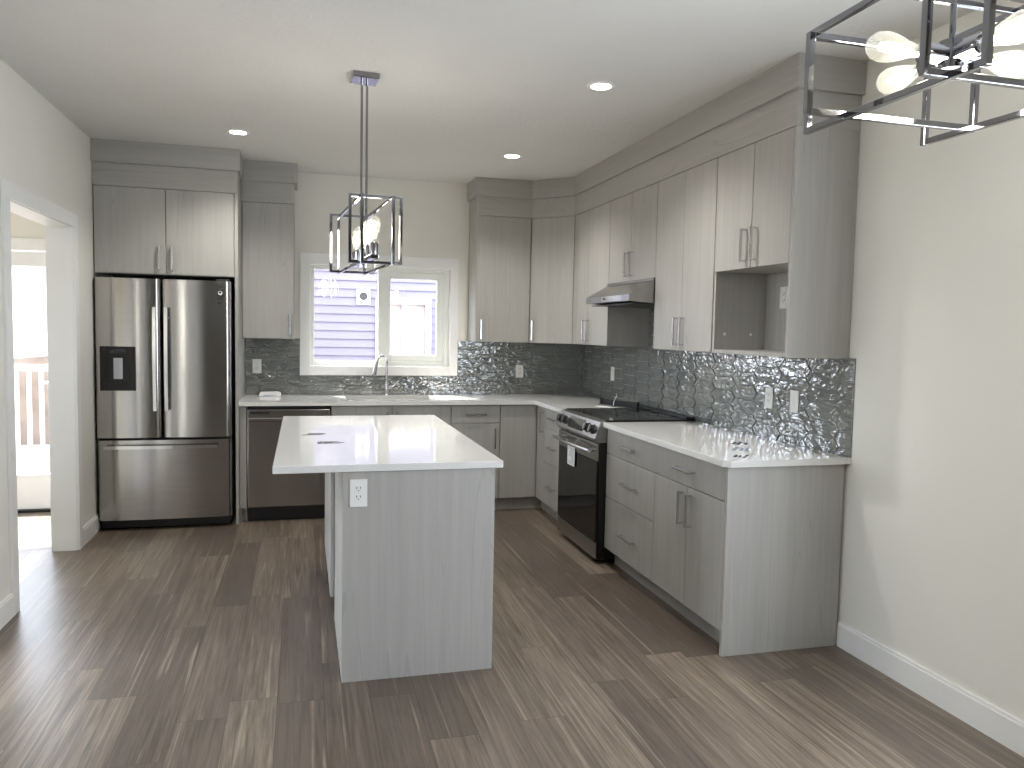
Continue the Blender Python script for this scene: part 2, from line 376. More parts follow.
# patio door in the hall
pd = bpy.data.objects.new('door_1', None); COL.objects.link(pd); pd.location = ((PX0 + PX1) / 2, YB, 0); WL[pd] = Vector(pd.location); struct(pd)
c = MB()
for a, b in ((PX0 - .08, PX0), (PX1, PX1 + .08)): c.box(a, b, YB - .018, YB, 0, PZ, .003)
c.box(PX0 - .08, PX1 + .08, YB - .018, YB, PZ, PZ + .085, .003).build('casing', 'trim', pd)
c = MB(); DYa, DYb = YB + .03, YB + .075
c.box(PX0 + .01, PX0 + .13, DYa, DYb, .02, PZ - .01, .004).box(PX1 - .13, PX1 - .01, DYa, DYb, .02, PZ - .01, .004)
c.box(PX0 + .13, PX1 - .13, DYa, DYb, .02, .29, .004).box(PX0 + .13, PX1 - .13, DYa, DYb, 1.88, PZ - .01, .004).box(-2.71, -2.58, DYa, DYb, .29, 1.88, .004).build('leaf', 'trim', pd)
MB().box(PX0 + .125, PX1 - .125, YB + .05, YB + .056, .285, 1.885).build('pane', 'glass', pd)
MB().box(PX0, PX1, YB - .005, YB + .15, 0, .018).build('threshold', 'black', pd)
MB().cyl((PX1 - .07, DYa, 1.0), (PX1 - .07, DYa - .05, 1.0), .012).cyl((PX1 - .07, DYa - .05, 1.0), (PX1 - .18, DYa - .05, 1.0), .009).build('handle', 'nickel', pd)

# ------------------------------------------------------------------ backsplash tiles
def backsplash(name, label, plane, u0, u1, z0, z1, holes=()):
    """plane 'x': on the right wall, u = y.   plane 'y': on the back wall, u = x"""
    t = thing(name, label, 'backsplash', (XR, (u0 + u1) / 2, z0) if plane == 'x' else ((u0 + u1) / 2, YB, z0))
    P = (lambda u, d, z: Vector((XR - d, u, z))) if plane == 'x' else (lambda u, d, z: Vector((u, YB - d, z)))
    cells = [(u0, u1, z0, z1)]
    for (a, b, c_, d_) in holes:
        nx = []
        for (p, q, r, s2) in cells:
            if b <= p or a >= q or d_ <= r or c_ >= s2: nx.append((p, q, r, s2)); continue
            if p < a: nx.append((p, a, r, s2))
            if b < q: nx.append((b, q, r, s2))
            if r < c_: nx.append((max(p, a), min(q, b), r, c_))
            if d_ < s2: nx.append((max(p, a), min(q, b), d_, s2))
        cells = nx
    g = MB()
    for (p, q, r, s2) in cells:
        if plane == 'x': g.box(XR - .004, XR - .0005, p, q, r, s2)
        else: g.box(p, q, YB - .004, YB - .0005, r, s2)
    g.build('grout', 'grout', t)
    bm = bmesh.new(); lay = bm.faces.layers.float.new('tone')
    pitch, hh, pt, gap = .232, .0785, .036, .0022
    rnd = random.Random(3 if plane == 'x' else 5)
    def clip(poly, ax, val, keep_greater):
        out = []
        for i in range(len(poly)):
            a, b = poly[i], poly[(i + 1) % len(poly)]
            ia, ib = ((a[ax] >= val), (b[ax] >= val)) if keep_greater else ((a[ax] <= val), (b[ax] <= val))
            if ia: out.append(a)
            if ia != ib:
                k = (val - a[ax]) / (b[ax] - a[ax]); out.append((a[0] + (b[0] - a[0]) * k, a[1] + (b[1] - a[1]) * k))
        return out
    col = int(u0 / pitch) - 2
    while col * pitch < u1 + .3:
        uc = col * pitch; off = hh / 2 if col % 2 else 0
        k = int((z0 - .1) / hh)
        while k * hh + off < z1 + .1:
            zc = k * hh + off; hw = (pitch + pt) / 2 - gap; hv = hh / 2 - gap
            base_poly = [(uc - hw, zc), (uc - hw + pt, zc - hv), (uc + hw - pt, zc - hv), (uc + hw, zc), (uc + hw - pt, zc + hv), (uc - hw + pt, zc + hv)]
            tu, tz, tone = rnd.uniform(-.0018, .0018), rnd.uniform(-.0012, .0012), rnd.random()
            for (p, q, r, s2) in cells:
                poly = base_poly
                for ax, val, kg in ((0, p, True), (0, q, False), (1, r, True), (1, s2, False)):
                    if poly: poly = clip(poly, ax, val, kg)
                if len(poly) < 3: continue
                if max(a[0] for a in poly) - min(a[0] for a in poly) < .004 or max(a[1] for a in poly) - min(a[1] for a in poly) < .004: continue
                cu = sum(a[0] for a in poly) / len(poly); cz = sum(a[1] for a in poly) / len(poly)
                d = lambda a, e: .0085 + e + tu * (a[0] - uc) / .13 + tz * (a[1] - zc) / .04
                bot = [bm.verts.new(P(a[0], .003, a[1])) for a in poly]
                mid = [bm.verts.new(P(a[0], d(a, -.002), a[1])) for a in poly]
                ins = []
                for a in poly:
                    du, dz = cu - a[0], cz - a[1]; ln = math.hypot(du, dz) or 1; sft = min(.003, ln * .4)
                    b = (a[0] + du / ln * sft, a[1] + dz / ln * sft); ins.append(bm.verts.new(P(b[0], d(b, 0), b[1])))
                n = len(poly); fs = [bm.faces.new(ins)]
                for i in range(n):
                    fs.append(bm.faces.new((mid[i], mid[(i + 1) % n], ins[(i + 1) % n], ins[i]))); fs.append(bm.faces.new((bot[i], bot[(i + 1) % n], mid[(i + 1) % n], mid[i])))
                for f_ in fs: f_[lay] = tone
            k += 1
        col += 1
    m = MB(); m.bm.free(); m.bm = bm; m.build('tile_field', 'tile', t)
    return t
CT0, CT1, UB, UT = .875, .905, 1.368, 2.408
backsplash('tile_backsplash', 'glossy grey picket tile backsplash on the back wall under the window', 'y', -.445, XR - .009, CT1, UB, [(-.02, 1.30, 1.066, 3)])
backsplash('tile_backsplash', 'glossy wavy grey picket tile backsplash on the right wall behind the range', 'x', 3.03, YB - .009, CT1, UB)
backsplash('tile_backsplash', 'patch of grey picket tile between the range hood and the backsplash below', 'x', 4.484, 5.242, UB, 1.654)

# ------------------------------------------------------------------ cabinets
TH = .019; GAP = .0026
def pull_v(parent, axis, face, u, z0, z1):
    """vertical flat bar pull; axis 'y': door faces -Y at y=face; axis 'x': faces -X at x=face"""
    m = MB()
    for z in (z0 + .006, z1 - .006):
        if axis == 'y': m.box(u - .005, u + .005, face - .03, face, z - .005, z + .005)
        else: m.box(face - .03, face, u - .005, u + .005, z - .005, z + .005)
    if axis == 'y': m.box(u - .006, u + .006, face - .034, face - .024, z0, z1, .002)
    else: m.box(face - .034, face - .024, u - .006, u + .006, z0, z1, .002)
    return m.build('handle', 'nickel', parent)
def pull_h(parent, axis, face, u0, u1, z):
    m = MB()
    for u in (u0 + .006, u1 - .006):
        if axis == 'y': m.box(u - .005, u + .005, face - .03, face, z - .005, z + .005)
        else: m.box(face - .03, face, u - .005, u + .005, z - .005, z + .005)
    if axis == 'y': m.box(u0, u1, face - .034, face - .024, z - .006, z + .006, .002)
    else: m.box(face - .034, face - .024, u0, u1, z - .006, z + .006, .002)
    return m.build('handle', 'nickel', parent)
def front(parent, name, axis, face, u0, u1, z0, z1, mat='lam_v', gapl=GAP, gapr=GAP):
    m = MB()
    if axis == 'y': m.box(u0 + gapl, u1 - gapr, face, face + TH, z0 + GAP, z1 - GAP, .0012, 1)
    else: m.box(face, face + TH, u0 + gapl, u1 - gapr, z0 + GAP, z1 - GAP, .0012, 1)
    return m.build(name, mat, parent)

FF = 5.95            # front of the refrigerator surround
UY = 6.295           # front of the uppers on the back wall
UX = 2.135           # front of the uppers on the right wall
BY, BX = 5.985, 1.845   # fronts of the base cabinets

# over-fridge cabinet
t = thing('upper_cabinet', 'wide two-door grey cabinet above the refrigerator', 'cabinet', (-.93, 6.3, 1.81))
MB().box(XL + .002, -.472, FF + TH, YB - .002, 1.81, UT, .001, 1).build('body', 'lam_v', t)
for a, b, hu in ((XL + .008, -.928, -.968), (-.928, -.474, -.885)):
    d = front(t, 'door', 'y', FF, a, b, 1.812, UT); pull_v(d, 'y', FF, hu, 1.845, 2.01)
# tall side panel
tag(MB().box(-.470, -.448, FF, YB - .002, 0, UT, .001, 1).build('side_panel', 'lam_v', origin=(-.459, 6.28, 0)), 'tall thin grey panel standing between refrigerator and counter', 'panel')
# single-door upper, left of the window
t = thing('upper_cabinet', 'narrow single-door grey wall cabinet left of the window', 'cabinet', (-.26, 6.45, UB))
MB().box(-.446, -.062, UY + TH, YB - .002, UB, UT, .001, 1).build('body', 'lam_v', t)
d = front(t, 'door', 'y', UY, -.444, -.064, UB, UT); pull_v(d, 'y', UY, -.097, 1.40, 1.565)
# upper right of the window
t = thing('upper_cabinet', 'single-door grey wall cabinet right of the window', 'cabinet', (1.62, 6.45, UB))
MB().box(1.387, 1.858, UY + TH, YB - .002, UB, UT, .001, 1).build('body', 'lam_v', t)
d = front(t, 'door', 'y', UY, 1.389, 1.852, UB, UT); pull_v(d, 'y', UY, 1.43, 1.39, 1.555)
# diagonal corner upper
CX, CY = 1.860, 6.000
t = thing('corner_cabinet', 'diagonal single-door grey corner wall cabinet', 'cabinet', (2.25, 6.4, UB))
MB().prism([(CX, UY + TH + .004), (UX + TH + .004, CY), (XR - .002, CY), (XR - .002, YB - .002), (CX, YB - .002)], UB, UT).build('body', 'lam_v', t)
dv = Vector((UX - CX, CY - UY, 0)); nl = dv.length; dv.normalize(); nrm = Vector((dv.y, -dv.x, 0))
if nrm.y > 0: nrm = -nrm
def diag_poly(o0, o1, a, b):
    P0 = Vector((CX, UY, 0))
    return [tuple((P0 + dv * a - nrm * o0).xy), tuple((P0 + dv * b - nrm * o0).xy), tuple((P0 + dv * b - nrm * o1).xy), tuple((P0 + dv * a - nrm * o1).xy)]
d = MB().prism(diag_poly(0, TH, .003, nl - .003), UB + .002, UT - .002).build('door', 'lam_v', t)
h = MB()
for z in (1.396, 1.549): h.prism(diag_poly(-.03, 0, .031, .041), z - .005, z + .005)
h.prism(diag_poly(-.034, -.024, .030, .042), 1.39, 1.555).build('handle', 'nickel', d)
# right-wall uppers
def upper_right(label, y0, y1, z0, handles=True, hz=None, mid=None):
    t = thing('upper_cabinet', label, 'cabinet', (2.3, (y0 + y1) / 2, z0))
    MB().box(UX + TH, XR - .002, y0 + .001, y1 - .001, z0, UT, .001, 1).build('body', 'lam_v', t)
    mid = mid or (y0 + y1) / 2; hz = hz or z0 + .03
    for a, b, hu in ((y0, mid, mid - .038), (mid, y1, mid + .038)):
        d = front(t, 'door', 'x', UX, a, b, z0, UT); pull_v(d, 'x', UX, hu, hz, hz + .165)
    return t
upper_right('two-door grey wall cabinet between corner cabinet and range hood', 5.246, 5.998, UB, mid=5.66)
upper_right('short two-door grey wall cabinet directly above the range hood', 4.482, 5.244, 1.815, hz=1.845, mid=4.865)
upper_right('tall two-door grey wall cabinet between range hood and open microwave niche', 3.762, 4.480, UB, mid=4.118)
# microwave cabinet
MY0, MY1 = 3.077, 3.760
t = thing('microwave_cabinet', 'end grey wall cabinet with short doors over an open microwave niche', 'cabinet', (2.3, 3.42, UB))
MB().box(UX + .0, XR - .002, MY0, MY0 + .02, UB - .002, UT, .001, 1).build('end_panel', 'lam_v', t)
m = MB(); m.box(UX + TH, XR - .002, MY0 + .02, MY1 - .001, 1.80, UT).box(UX + .004, XR - .002, MY1 - .02, MY1 - .001, UB, 1.80).box(UX + .004, XR - .002, MY0 + .02, MY1 - .02, UB, UB + .019).box(XR - .02, XR - .002, MY0 + .02, MY1 - .02, UB + .019, 1.80)
m.build('body', 'lam_v', t)
for a, b, hu in ((MY0 + .02, 3.412, 3.412 - .045), (3.412, MY1, 3.412 + .045)):
    d = front(t, 'door', 'x', UX, a, b, 1.797, UT); pull_v(d, 'x', UX, hu, 1.83, 1.995)
for yy in (2.20, 2.36): MB().cyl((yy, MY1 - .021, 1.47), (yy, MY1 - .024, 1.47), .008, n=12).build('screw_cap', 'white_plastic', t)

# crowns: fascia board plus a stepped-out crown board up to the ceiling
ZC = 2.566
def crown(label, fascia, board, mats, loc):
    t = thing('crown_moulding', label, 'moulding', loc)
    for (poly, mat) in fascia: MB().prism(poly, UT + .001, ZC).build('fascia_board', mat, t)
    for (poly, mat) in board: MB().prism(poly, ZC, H).build('crown_board', mat, t)
def rect(x0, x1, y0, y1): return [(x0, y0), (x1, y0), (x1, y1), (x0, y1)]
crown('stacked grey crown boards above the refrigerator cabinet', [(rect(XL + .001, -.470, FF, FF + .018), 'lam_x'), (rect(-.470, -.452, FF, UY - .023), 'lam_y')],
      [(rect(XL + .001, -.455, FF - .022, FF), 'lam_x'), (rect(-.455, -.433, FF - .022, UY - .023), 'lam_y')], None, (-.93, 6.2, UT))
crown('stacked grey crown boards above the narrow cabinet left of the window', [(rect(-.451, -.080, UY, UY + .018), 'lam_x'), (rect(-.080, -.062, UY, YB - .002), 'lam_y')],
      [(rect(-.432, -.062, UY - .022, UY), 'lam_x'), (rect(-.062, -.040, UY - .022, YB - .002), 'lam_y')], None, (-.25, 6.4, UT))
def off_run(o):
    """front line of the L run pushed out by o, as points from left to right-front"""
    P0 = Vector((CX, UY, 0)); P1 = Vector((UX, CY, 0))
    # intersection of shifted lines
    n = nrm; yb = UY - o; xr = UX - o; q = P0 + n * o
    s1 = (yb - q.y) / dv.y; a = q + dv * s1
    s2 = (xr - q.x) / dv.x; b = q + dv * s2
    return a.xy, b.xy
a0, b0 = off_run(0); a1, b1 = off_run(.022); ai, bi = off_run(-.018)
EY = MY0
def seg_board(p, q, p2, q2): return [tuple(p), tuple(q), tuple(q2), tuple(p2)]
LX = 1.387
crown('stacked grey crown boards running round the corner above the right-hand wall cabinets',
      [([(LX, UY), tuple(a0), tuple(ai), (LX, UY + .018)], 'lam_x'), (seg_board(a0, b0, ai, bi), 'lam_x'), ([tuple(b0), (UX, EY), (UX + .018, EY), tuple(bi)], 'lam_y'),
       (rect(LX, LX + .018, UY + .018, YB - .002), 'lam_y'), (rect(UX + .018, XR - .002, EY, EY + .018), 'lam_x')],
      [([(LX - .022, UY - .022), tuple(a1), tuple(a0), (LX - .022, UY)], 'lam_x'), (seg_board(a1, b1, a0, b0), 'lam_x'), ([tuple(b1), (UX - .022, EY - .022), (UX, EY - .022), tuple(b0)], 'lam_y'),
       (rect(LX - .022, LX, UY, YB - .002), 'lam_y'), (rect(UX, XR - .002, EY - .022, EY), 'lam_x')], None, (2.1, 5, UT))

# base cabinets on the back wall
KZ = .11
def base_body(t, axis, u0, u1, mat='lam_v'):
    m = MB()
    if axis == 'y': m.box(u0, u1, BY + TH, YB - .012, KZ, CT0 - .001).box(u0, u1, BY + .075, YB - .012, 0, KZ)
    else: m.box(BX + TH, XR - .012, u0, u1, KZ, CT0 - .001).box(BX + .075, XR - .012, u0, u1, 0, KZ)
    m.build('body', mat, t)
t = thing('filler_panel', 'narrow grey filler panel beside the dishwasher, below the counter end', 'panel', (-.42, 6.2, 0))
MB().box(-.446, -.398, BY, BY + .02, KZ, CT0 - .001).box(-.446, -.43, BY + .02, YB - .012, 0, CT0 - .001).build('panel', 'lam_v', t)
MB().box(-.43, -.398, BY + .06, BY + .078, 0, KZ).build('toe_kick', 'lam_v', t)
t = thing('sink_cabinet', 'two-door grey base cabinet under the kitchen sink', 'cabinet', (.67, 6.3, 0))
MB().box(.212, .230, BY + TH, YB - .012, KZ, CT0 - .001).box(1.116, 1.134, BY + TH, YB - .012, KZ, CT0 - .001).box(.230, 1.116, BY + TH, YB - .012, KZ, KZ + .018).box(.230, 1.116, BY + TH, BY + TH + .018, .78, CT0 - .001).box(.212, 1.134, BY + .075, YB - .012, 0, KZ).build('body', 'lam_v', t)
for a, b, hu in ((.212, .673, .635), (.673, 1.134, .711)):
    d = front(t, 'door', 'y', BY, a, b, KZ, CT0 - .006); pull_v(d, 'y', BY, hu, .66, .825)
t = thing('base_cabinet', 'grey base cabinet with one drawer over one door, right of the sink', 'cabinet', (1.335, 6.3, 0))
base_body(t, 'y', 1.136, 1.534)
d = front(t, 'drawer', 'y', BY, 1.136, 1.534, .726, CT0 - .006); pull_h(d, 'y', BY, 1.25, 1.42, .80)
d = front(t, 'door', 'y', BY, 1.136, 1.534, KZ, .726); pull_v(d, 'y', BY, 1.492, .52, .685)
# corner base
t = thing('corner_base_cabinet', 'grey inside-corner base cabinet with two folding doors', 'cabinet', (2.0, 6.2, 0))
MB().prism([(1.536, BY + TH), (BX + TH, BY + TH), (BX + TH, 5.772), (XR - .012, 5.772), (XR - .012, YB - .012), (1.536, YB - .012)], KZ, CT0 - .001).prism([(1.536, BY + .075), (BX + .075, BY + .075), (BX + .075, 5.772), (XR - .012, 5.772), (XR - .012, YB - .012), (1.536, YB - .012)], 0, KZ).build('body', 'lam_v', t)
front(t, 'door', 'y', BY, 1.536, BX - .002, KZ, CT0 - .006)
d = front(t, 'door', 'x', BX, 5.772, BY - .002, KZ, CT0 - .006); pull_v(d, 'x', BX, 5.812, .665, .83)
# far drawer base
RY0, RY1 = 4.487, 5.249
t = thing('drawer_cabinet', 'slim three-drawer grey base cabinet between range and inside corner', 'cabinet', (2.1, 5.5, 0))
base_body(t, 'x', RY1 + .002, 5.770)
for z0, z1, hz in ((.712, CT0 - .006, .80), (.44, .712, .575), (KZ, .44, .27)):
    d = front(t, 'drawer', 'x', BX, RY1 + .002, 5.770, z0, z1); pull_h(d, 'x', BX, 5.46, 5.63, hz)
# near base: one wide top drawer, two drawers, two doors, finished end panel
NY0, NY1, NS = 3.055, 4.485, 3.795
t = thing('base_cabinet', 'long grey base cabinet of drawers and doors between range and room end', 'cabinet', (2.1, 3.77, 0))
base_body(t, 'x', NY0 + .02, NY1)
MB().box(BX - .001, XR - .0145, NY0, NY0 + .02, 0, CT0 - .001, .001, 1).build('end_panel', 'lam_v', t)
d = front(t, 'drawer', 'x', BX, NY0 + .022, NY1, .712, CT0 - .006); pull_h(d, 'x', BX, 4.06, 4.23, .792); pull_h(d, 'x', BX, 3.35, 3.54, .792)
for z0, z1, hz in ((.44, .712, .572), (KZ, .44, .26)):
    d = front(t, 'drawer', 'x', BX, NS, NY1, z0, z1); pull_h(d, 'x', BX, 4.02, 4.21, hz)
MD = 3.425
for a, b, hu in ((NY0 + .022, MD, MD - .042), (MD, NS, MD + .042)):
    d = front(t, 'door', 'x', BX, a, b, KZ, .712); pull_v(d, 'x', BX, hu, .515, .68)

# countertops
SX0, SX1, SY0, SY1 = .335, 1.03, 6.12, 6.475
OV = 1.815; OVY = 5.955
m = MB()
m.box(-.447, SX0, OVY, YB - .001, CT0, CT1).box(SX0, SX1, OVY, SY0, CT0, CT1).box(SX0, SX1, SY1, YB - .001, CT0, CT1)
m.prism([(SX1, OVY), (OV, OVY), (OV, RY1 + .002), (XR - .001, RY1 + .002), (XR - .001, YB - .001), (SX1, YB - .001)], CT0, CT1)
tag(m.build('countertop', 'quartz', origin=(1, 6.3, CT0)), 'white quartz L-shaped countertop with sink cutout along the back wall', 'countertop')
m = MB().prism([(OV + .03, 3.03), (XR - .001, 3.03), (XR - .001, NY1 + .001), (OV, NY1 + .001), (OV, 3.06)], CT0, CT1, bev=.002)
tag(m.build('countertop', 'quartz', origin=(2.1, 3.8, CT0)), 'white quartz countertop on the long base cabinet right of the range', 'countertop')

# sink and faucet
t = thing('sink', 'stainless undermount kitchen sink below the window', 'sink', (.68, 6.3, .68))
m = MB(); a, b, c_, d_ = SX0 - .003, SX1 + .003, SY0 - .003, SY1 + .003; z0, z1 = .68, CT0 - .0005
m.box(a - .012, a, c_ - .012, d_ + .012, z0, z1).box(b, b + .012, c_ - .012, d_ + .012, z0, z1).box(a, b, c_ - .012, c_, z0, z1).box(a, b, d_, d_ + .012, z0, z1).box(a, b, c_, d_, z0, z0 + .004)
m.build('basin', 'steel_sink', t)
MB().lathe([(0.045, 0), (.045, .003), (.03, .004), (.0, .001)], (.68, 6.33, z0 + .0045)).build('drain', 'chrome', t)
FX, FYY = .685, 6.535
t = thing('faucet', 'chrome gooseneck pull-down faucet behind the sink', 'faucet', (FX, FYY, CT1))
MB().lathe([(.027, 0), (.027, .012), (.021, .02), (.021, .09), (.018, .10), (.012, .115)], (FX, FYY, CT1)).build('base', 'faucet_chrome', t, smooth=True)
pts = [(FX, FYY, CT1 + .10 + .02 * i) for i in range(9)]
R_ = .062; dirv = Vector((-.72, -.69, 0))
zc = CT1 + .27
for i in range(1, 13):
    a = PI * i / 12 * .92; pp = Vector((FX, FYY, zc)) + dirv * (R_ * (1 - math.cos(a))) + Vector((0, 0, R_ * math.sin(a))); pts.append(tuple(pp))
MB().tube(pts, .0115, 14).build('spout', 'faucet_chrome', t, smooth=True)
e0 = Vector(pts[-1]); e1 = e0 + Vector((-.014, -.012, -.055)); e2 = e1 + Vector((-.012, -.01, -.06))
MB().cyl(e0, e1, .0135, .016).cyl(e1, e2, .016, .0195).build('spray_head', 'faucet_chrome', t, smooth=True)
MB().cyl((FX + .018, FYY, CT1 + .065), (FX + .045, FYY - .003, CT1 + .067), .014, .013).tube([(FX + .04, FYY - .003, CT1 + .068), (FX + .07, FYY - .01, CT1 + .088), (FX + .095, FYY - .02, CT1 + .12)], .0055, 10).build('lever', 'faucet_chrome', t, smooth=True)

# ------------------------------------------------------------------ refrigerator
RX0, RX1, RF = -1.385, -.492, 5.90
t = thing('refrigerator', 'stainless french-door refrigerator with water dispenser, left of the counter', 'refrigerator', ((RX0 + RX1) / 2, 6.25, 0))
MB().box(RX0 + .006, RX1 - .006, RF + .075, YB - .03, .02, 1.765, .004).build('body', 'dark_metal', t)
MB().box(RX0 + .02, RX1 - .02, RF + .05, RF + .08, .012, .075).build('kick_grille', 'black', t)
def bowed(x0, x1, z0, z1, bow, r=.032, n=36):
    out = []
    for i in range(n + 1):
        u = i / n; x = x0 + (x1 - x0) * u; e = min(u, 1 - u) * (x1 - x0)
        y = RF - bow * (1 - (2 * u - 1) ** 2)
        if e < r: y += r - math.sqrt(max(0, r * r - (r - e) ** 2))
        out.append((x, y))
    out += [(x1, RF + .07), (x0, RF + .07)]
    return MB().prism(out, z0, z1, 'z')
XS = -.957
dl = bowed(RX0, XS - .003, .662, 1.777, .012).build('door', 'steel', t, smooth=True)
dr = bowed(XS + .003, RX1, .662, 1.777, .012).build('door', 'steel', t, smooth=True)
fd = bowed(RX0, RX1, .078, .645, .016, n=40).build('freezer_drawer', 'steel', t, smooth=True)
def fr_handle(pts, parent):
    m = MB(); m.tube(pts, .011, square=True)
    for p in (pts[1], pts[-2]): m.box(p[0] - .009, p[0] + .009, p[1], RF + .002, p[2] - .009, p[2] + .009)
    return m.build('handle', 'nickel', parent)
for x, dd in ((-.995, dl), (-.920, dr)):
    fr_handle([(x, RF - .04 - .012 * math.sin(PI * i / 10), .855 + .0725 * i) for i in range(11)], dd)
fr_handle([(-1.325 + .074 * i, RF - .042 - .016 * math.sin(PI * i / 10), .60) for i in range(11)], fd)
# dispenser
y0 = RF - .022
p = MB(); p.box(-1.347, -1.317, y0, y0 + .03, .995, 1.303, .003).box(-1.150, -1.121, y0, y0 + .03, .995, 1.303, .003).box(-1.317, -1.150, y0, y0 + .03, 1.235, 1.303, .003).box(-1.317, -1.150, y0, y0 + .03, .995, 1.045, .003).box(-1.317, -1.150, y0 + .008, y0 + .03, 1.045, 1.235)
p.build('water_dispenser', 'black', dl)
MB().box(-1.262, -1.200, y0 + .002, y0 + .0085, 1.075, 1.225, .003).build('dispenser_paddle', 'chrome', dl)
MB().box(-1.285, -1.18, y0 - .001, y0 + .001, 1.258, 1.286).build('dispenser_display', 'screen', dl)
ymk = RF - .0085
RM = Matrix.Rotation(PI / 2, 4, 'X')
text_mesh('SAMSUNG', .017, 'dark_metal', dr, 'logo_lettering', Matrix.Translation((-.585, ymk, 1.735)) @ RM)
s_ = MB(); s_.box(-.588, -.542, ymk, ymk + .004, 1.668, 1.718, .004).build('sticker', 'ink', dr)
MB().lathe([(.015, 0), (.015, .0008)], (-.565, ymk - .0002, 1.693), (0, -1, 0)).build('sticker_emblem', 'paper', dr)
MB().lathe([(.009, 0), (.009, .0008)], (-.565, ymk - .0012, 1.696), (0, -1, 0)).build('sticker_emblem', 'ink', dr)
s_ = MB()
for i in range(3): s_.box(-.586, -.546, ymk, ymk + .003, 1.656 - .007 * i, 1.659 - .007 * i)
s_.build('sticker_lines', 'ink', dr)
MB().box(-.586, -.560, ymk, ymk + .004, 1.615, 1.632).build('sticker', 'ink', dr)
for x in (RX0 + .06, RX1 - .06): MB().box(x - .045, x + .045, RF + .02, RF + .11, 1.777, 1.792, .004).build('hinge_cap', 'dark_metal', t)

# ------------------------------------------------------------------ dishwasher
t = thing('dishwasher', 'stainless dishwasher under the counter beside the refrigerator', 'dishwasher', (-.095, 6.25, 0))
DX0, DX1 = -.394, .206
MB().box(DX0 + .004, DX1 - .002, BY + .03, YB - .03, .02, .872).build('tub', 'black', t)
d = MB().box(DX0 + .004, DX1 - .004, BY - .012, BY + .03, .115, .768, .006).build('door', 'steel', t)
c_ = MB().box(DX0 + .004, DX1 - .004, BY - .012, BY + .03, .772, .846, .004).build('control_strip', 'steel', t)
MB().box(DX0 + .02, DX0 + .16, BY - .0135, BY - .010, .815, .829).build('vent_slot', 'black', c_)
MB().box(DX0 + .012, DX1 - .012, BY - .034, BY - .012, .758, .785, .005).build('handle', 'steel', d)
MB().box(DX0 + .004, DX1 - .004, BY + .05, BY + .07, .0, .108).build('kick_plate', 'black', t)

# ------------------------------------------------------------------ range
t = thing('range', 'slide-in electric range with black glass door and stainless controls', 'stove', (2.1, 4.87, 0))
G0, G1 = RY0 + .002, RY1 - .002
MB().box(1.845, XR - .03, G0, G1, .03, .893).box(1.80, 1.845, G0 + .001, G1 - .001, .03, .775).build('body', 'black', t)
MB().box(1.835, XR - .012, G0 - .001, G1 + .001, .893, .917, .004).build('cooktop', 'black_glass', t)
MB().box(XR - .075, XR - .014, G0 + .01, G1 - .01, .917, .932, .004).build('rear_vent', 'black', t)
for x, y, r in ((2.02, 4.68, .105), (2.02, 5.06, .085), (2.27, 4.68, .085), (2.27, 5.06, .105)):
    for k in range(2):
        rr = r - .03 * k
        MB().lathe([(rr - .0015, 0), (rr - .0015, .0004), (rr + .0015, .0004), (rr + .0015, 0)], (x, y, .9172), n=40, cap=False).build('burner_ring', 'rubber', t)
cp_ = MB().prism([(1.785, .775), (1.765, .80), (1.80, .905), (1.85, .917), (1.85, .775)], G0, G1, 'y').build('control_panel', 'steel_side', t)
nv = Vector((-.105, 0, .035)).normalized(); 
def on_panel(y, k): return Vector((1.765 + .035 * k, y, .80 + .105 * k))
for y in (5.19, 5.095, 4.665, 4.57):
    o = on_panel(y, .5)
    kb = MB().lathe([(.031, 0), (.031, .006), (.026, .010), (.024, .030), (.0, .032)], o, nv).build('knob', 'black', cp_, smooth=True)
    MB().lathe([(.0325, 0), (.0325, .004)], o, nv).build('knob_bezel', 'chrome', cp_)
    tz = Vector((.316, 0, .949))
    g = MB(); a = o + nv * .026; g.tube([a - tz * .022, a + tz * .022], .0065, square=True); g.build('knob_grip', 'chrome', cp_)
a0_, a1_ = on_panel(0, .15), on_panel(0, .85)
g = MB(); g.prism([(a0_.x - .003, a0_.z + .001), (a1_.x - .003, a1_.z + .001), (a1_.x + .004, a1_.z - .001), (a0_.x + .004, a0_.z - .001)], 4.74, 5.02, 'y'); g.build('display', 'black_glass', cp_)
DXF = 1.785
d = MB().box(DXF, 1.799, G0 + .006, G1 - .006, .145, .655, .004).build('oven_door', 'black_glass', t)
MB().box(DXF - .002, 1.799, G0 + .006, G1 - .006, .657, .768, .004).build('door_rail', 'steel_side', d)
m = MB(); m.tube([(DXF - .045 - .018 * math.sin(PI * i / 12), G0 + .03 + (G1 - G0 - .06) * i / 12, .722) for i in range(13)], .013, 12)
for y in (G0 + .06, G1 - .06): m.cyl((DXF - .05, y, .722), (DXF, y, .722), .010)
m.build('handle', 'nickel', d, smooth=True)
MB().box(DXF + .002, 1.799, G0 + .006, G1 - .006, .035, .138, .004).build('storage_drawer', 'steel_side', t)
for y in (G0 + .05, G1 - .05): MB().cyl((1.88, y, 0), (1.88, y, .032), .018).build('foot', 'black', t)
# hang tag on the oven handle
tx = DXF - .010
t = thing('hang_tag', 'white printed tag hanging from the oven door handle', 'tag', (tx, 4.95, .56))
MB().box(tx, tx + .0012, 4.88, 5.025, .555, .690).build('card', 'paper', t)
rnd = random.Random(2); m = MB()
for i in range(9): m.box(tx - .0004, tx, 4.89, 4.89 + rnd.uniform(.05, .12), .568 + i * .0125, .572 + i * .0125)
m.build('printing', 'pale_ink', t)
MB().prism([(tx, .688), (tx + .0015, .688), (DXF - .0465, .738), (DXF - .0485, .738)], 4.94, 4.965, 'y').build('strap', 'paper', t)

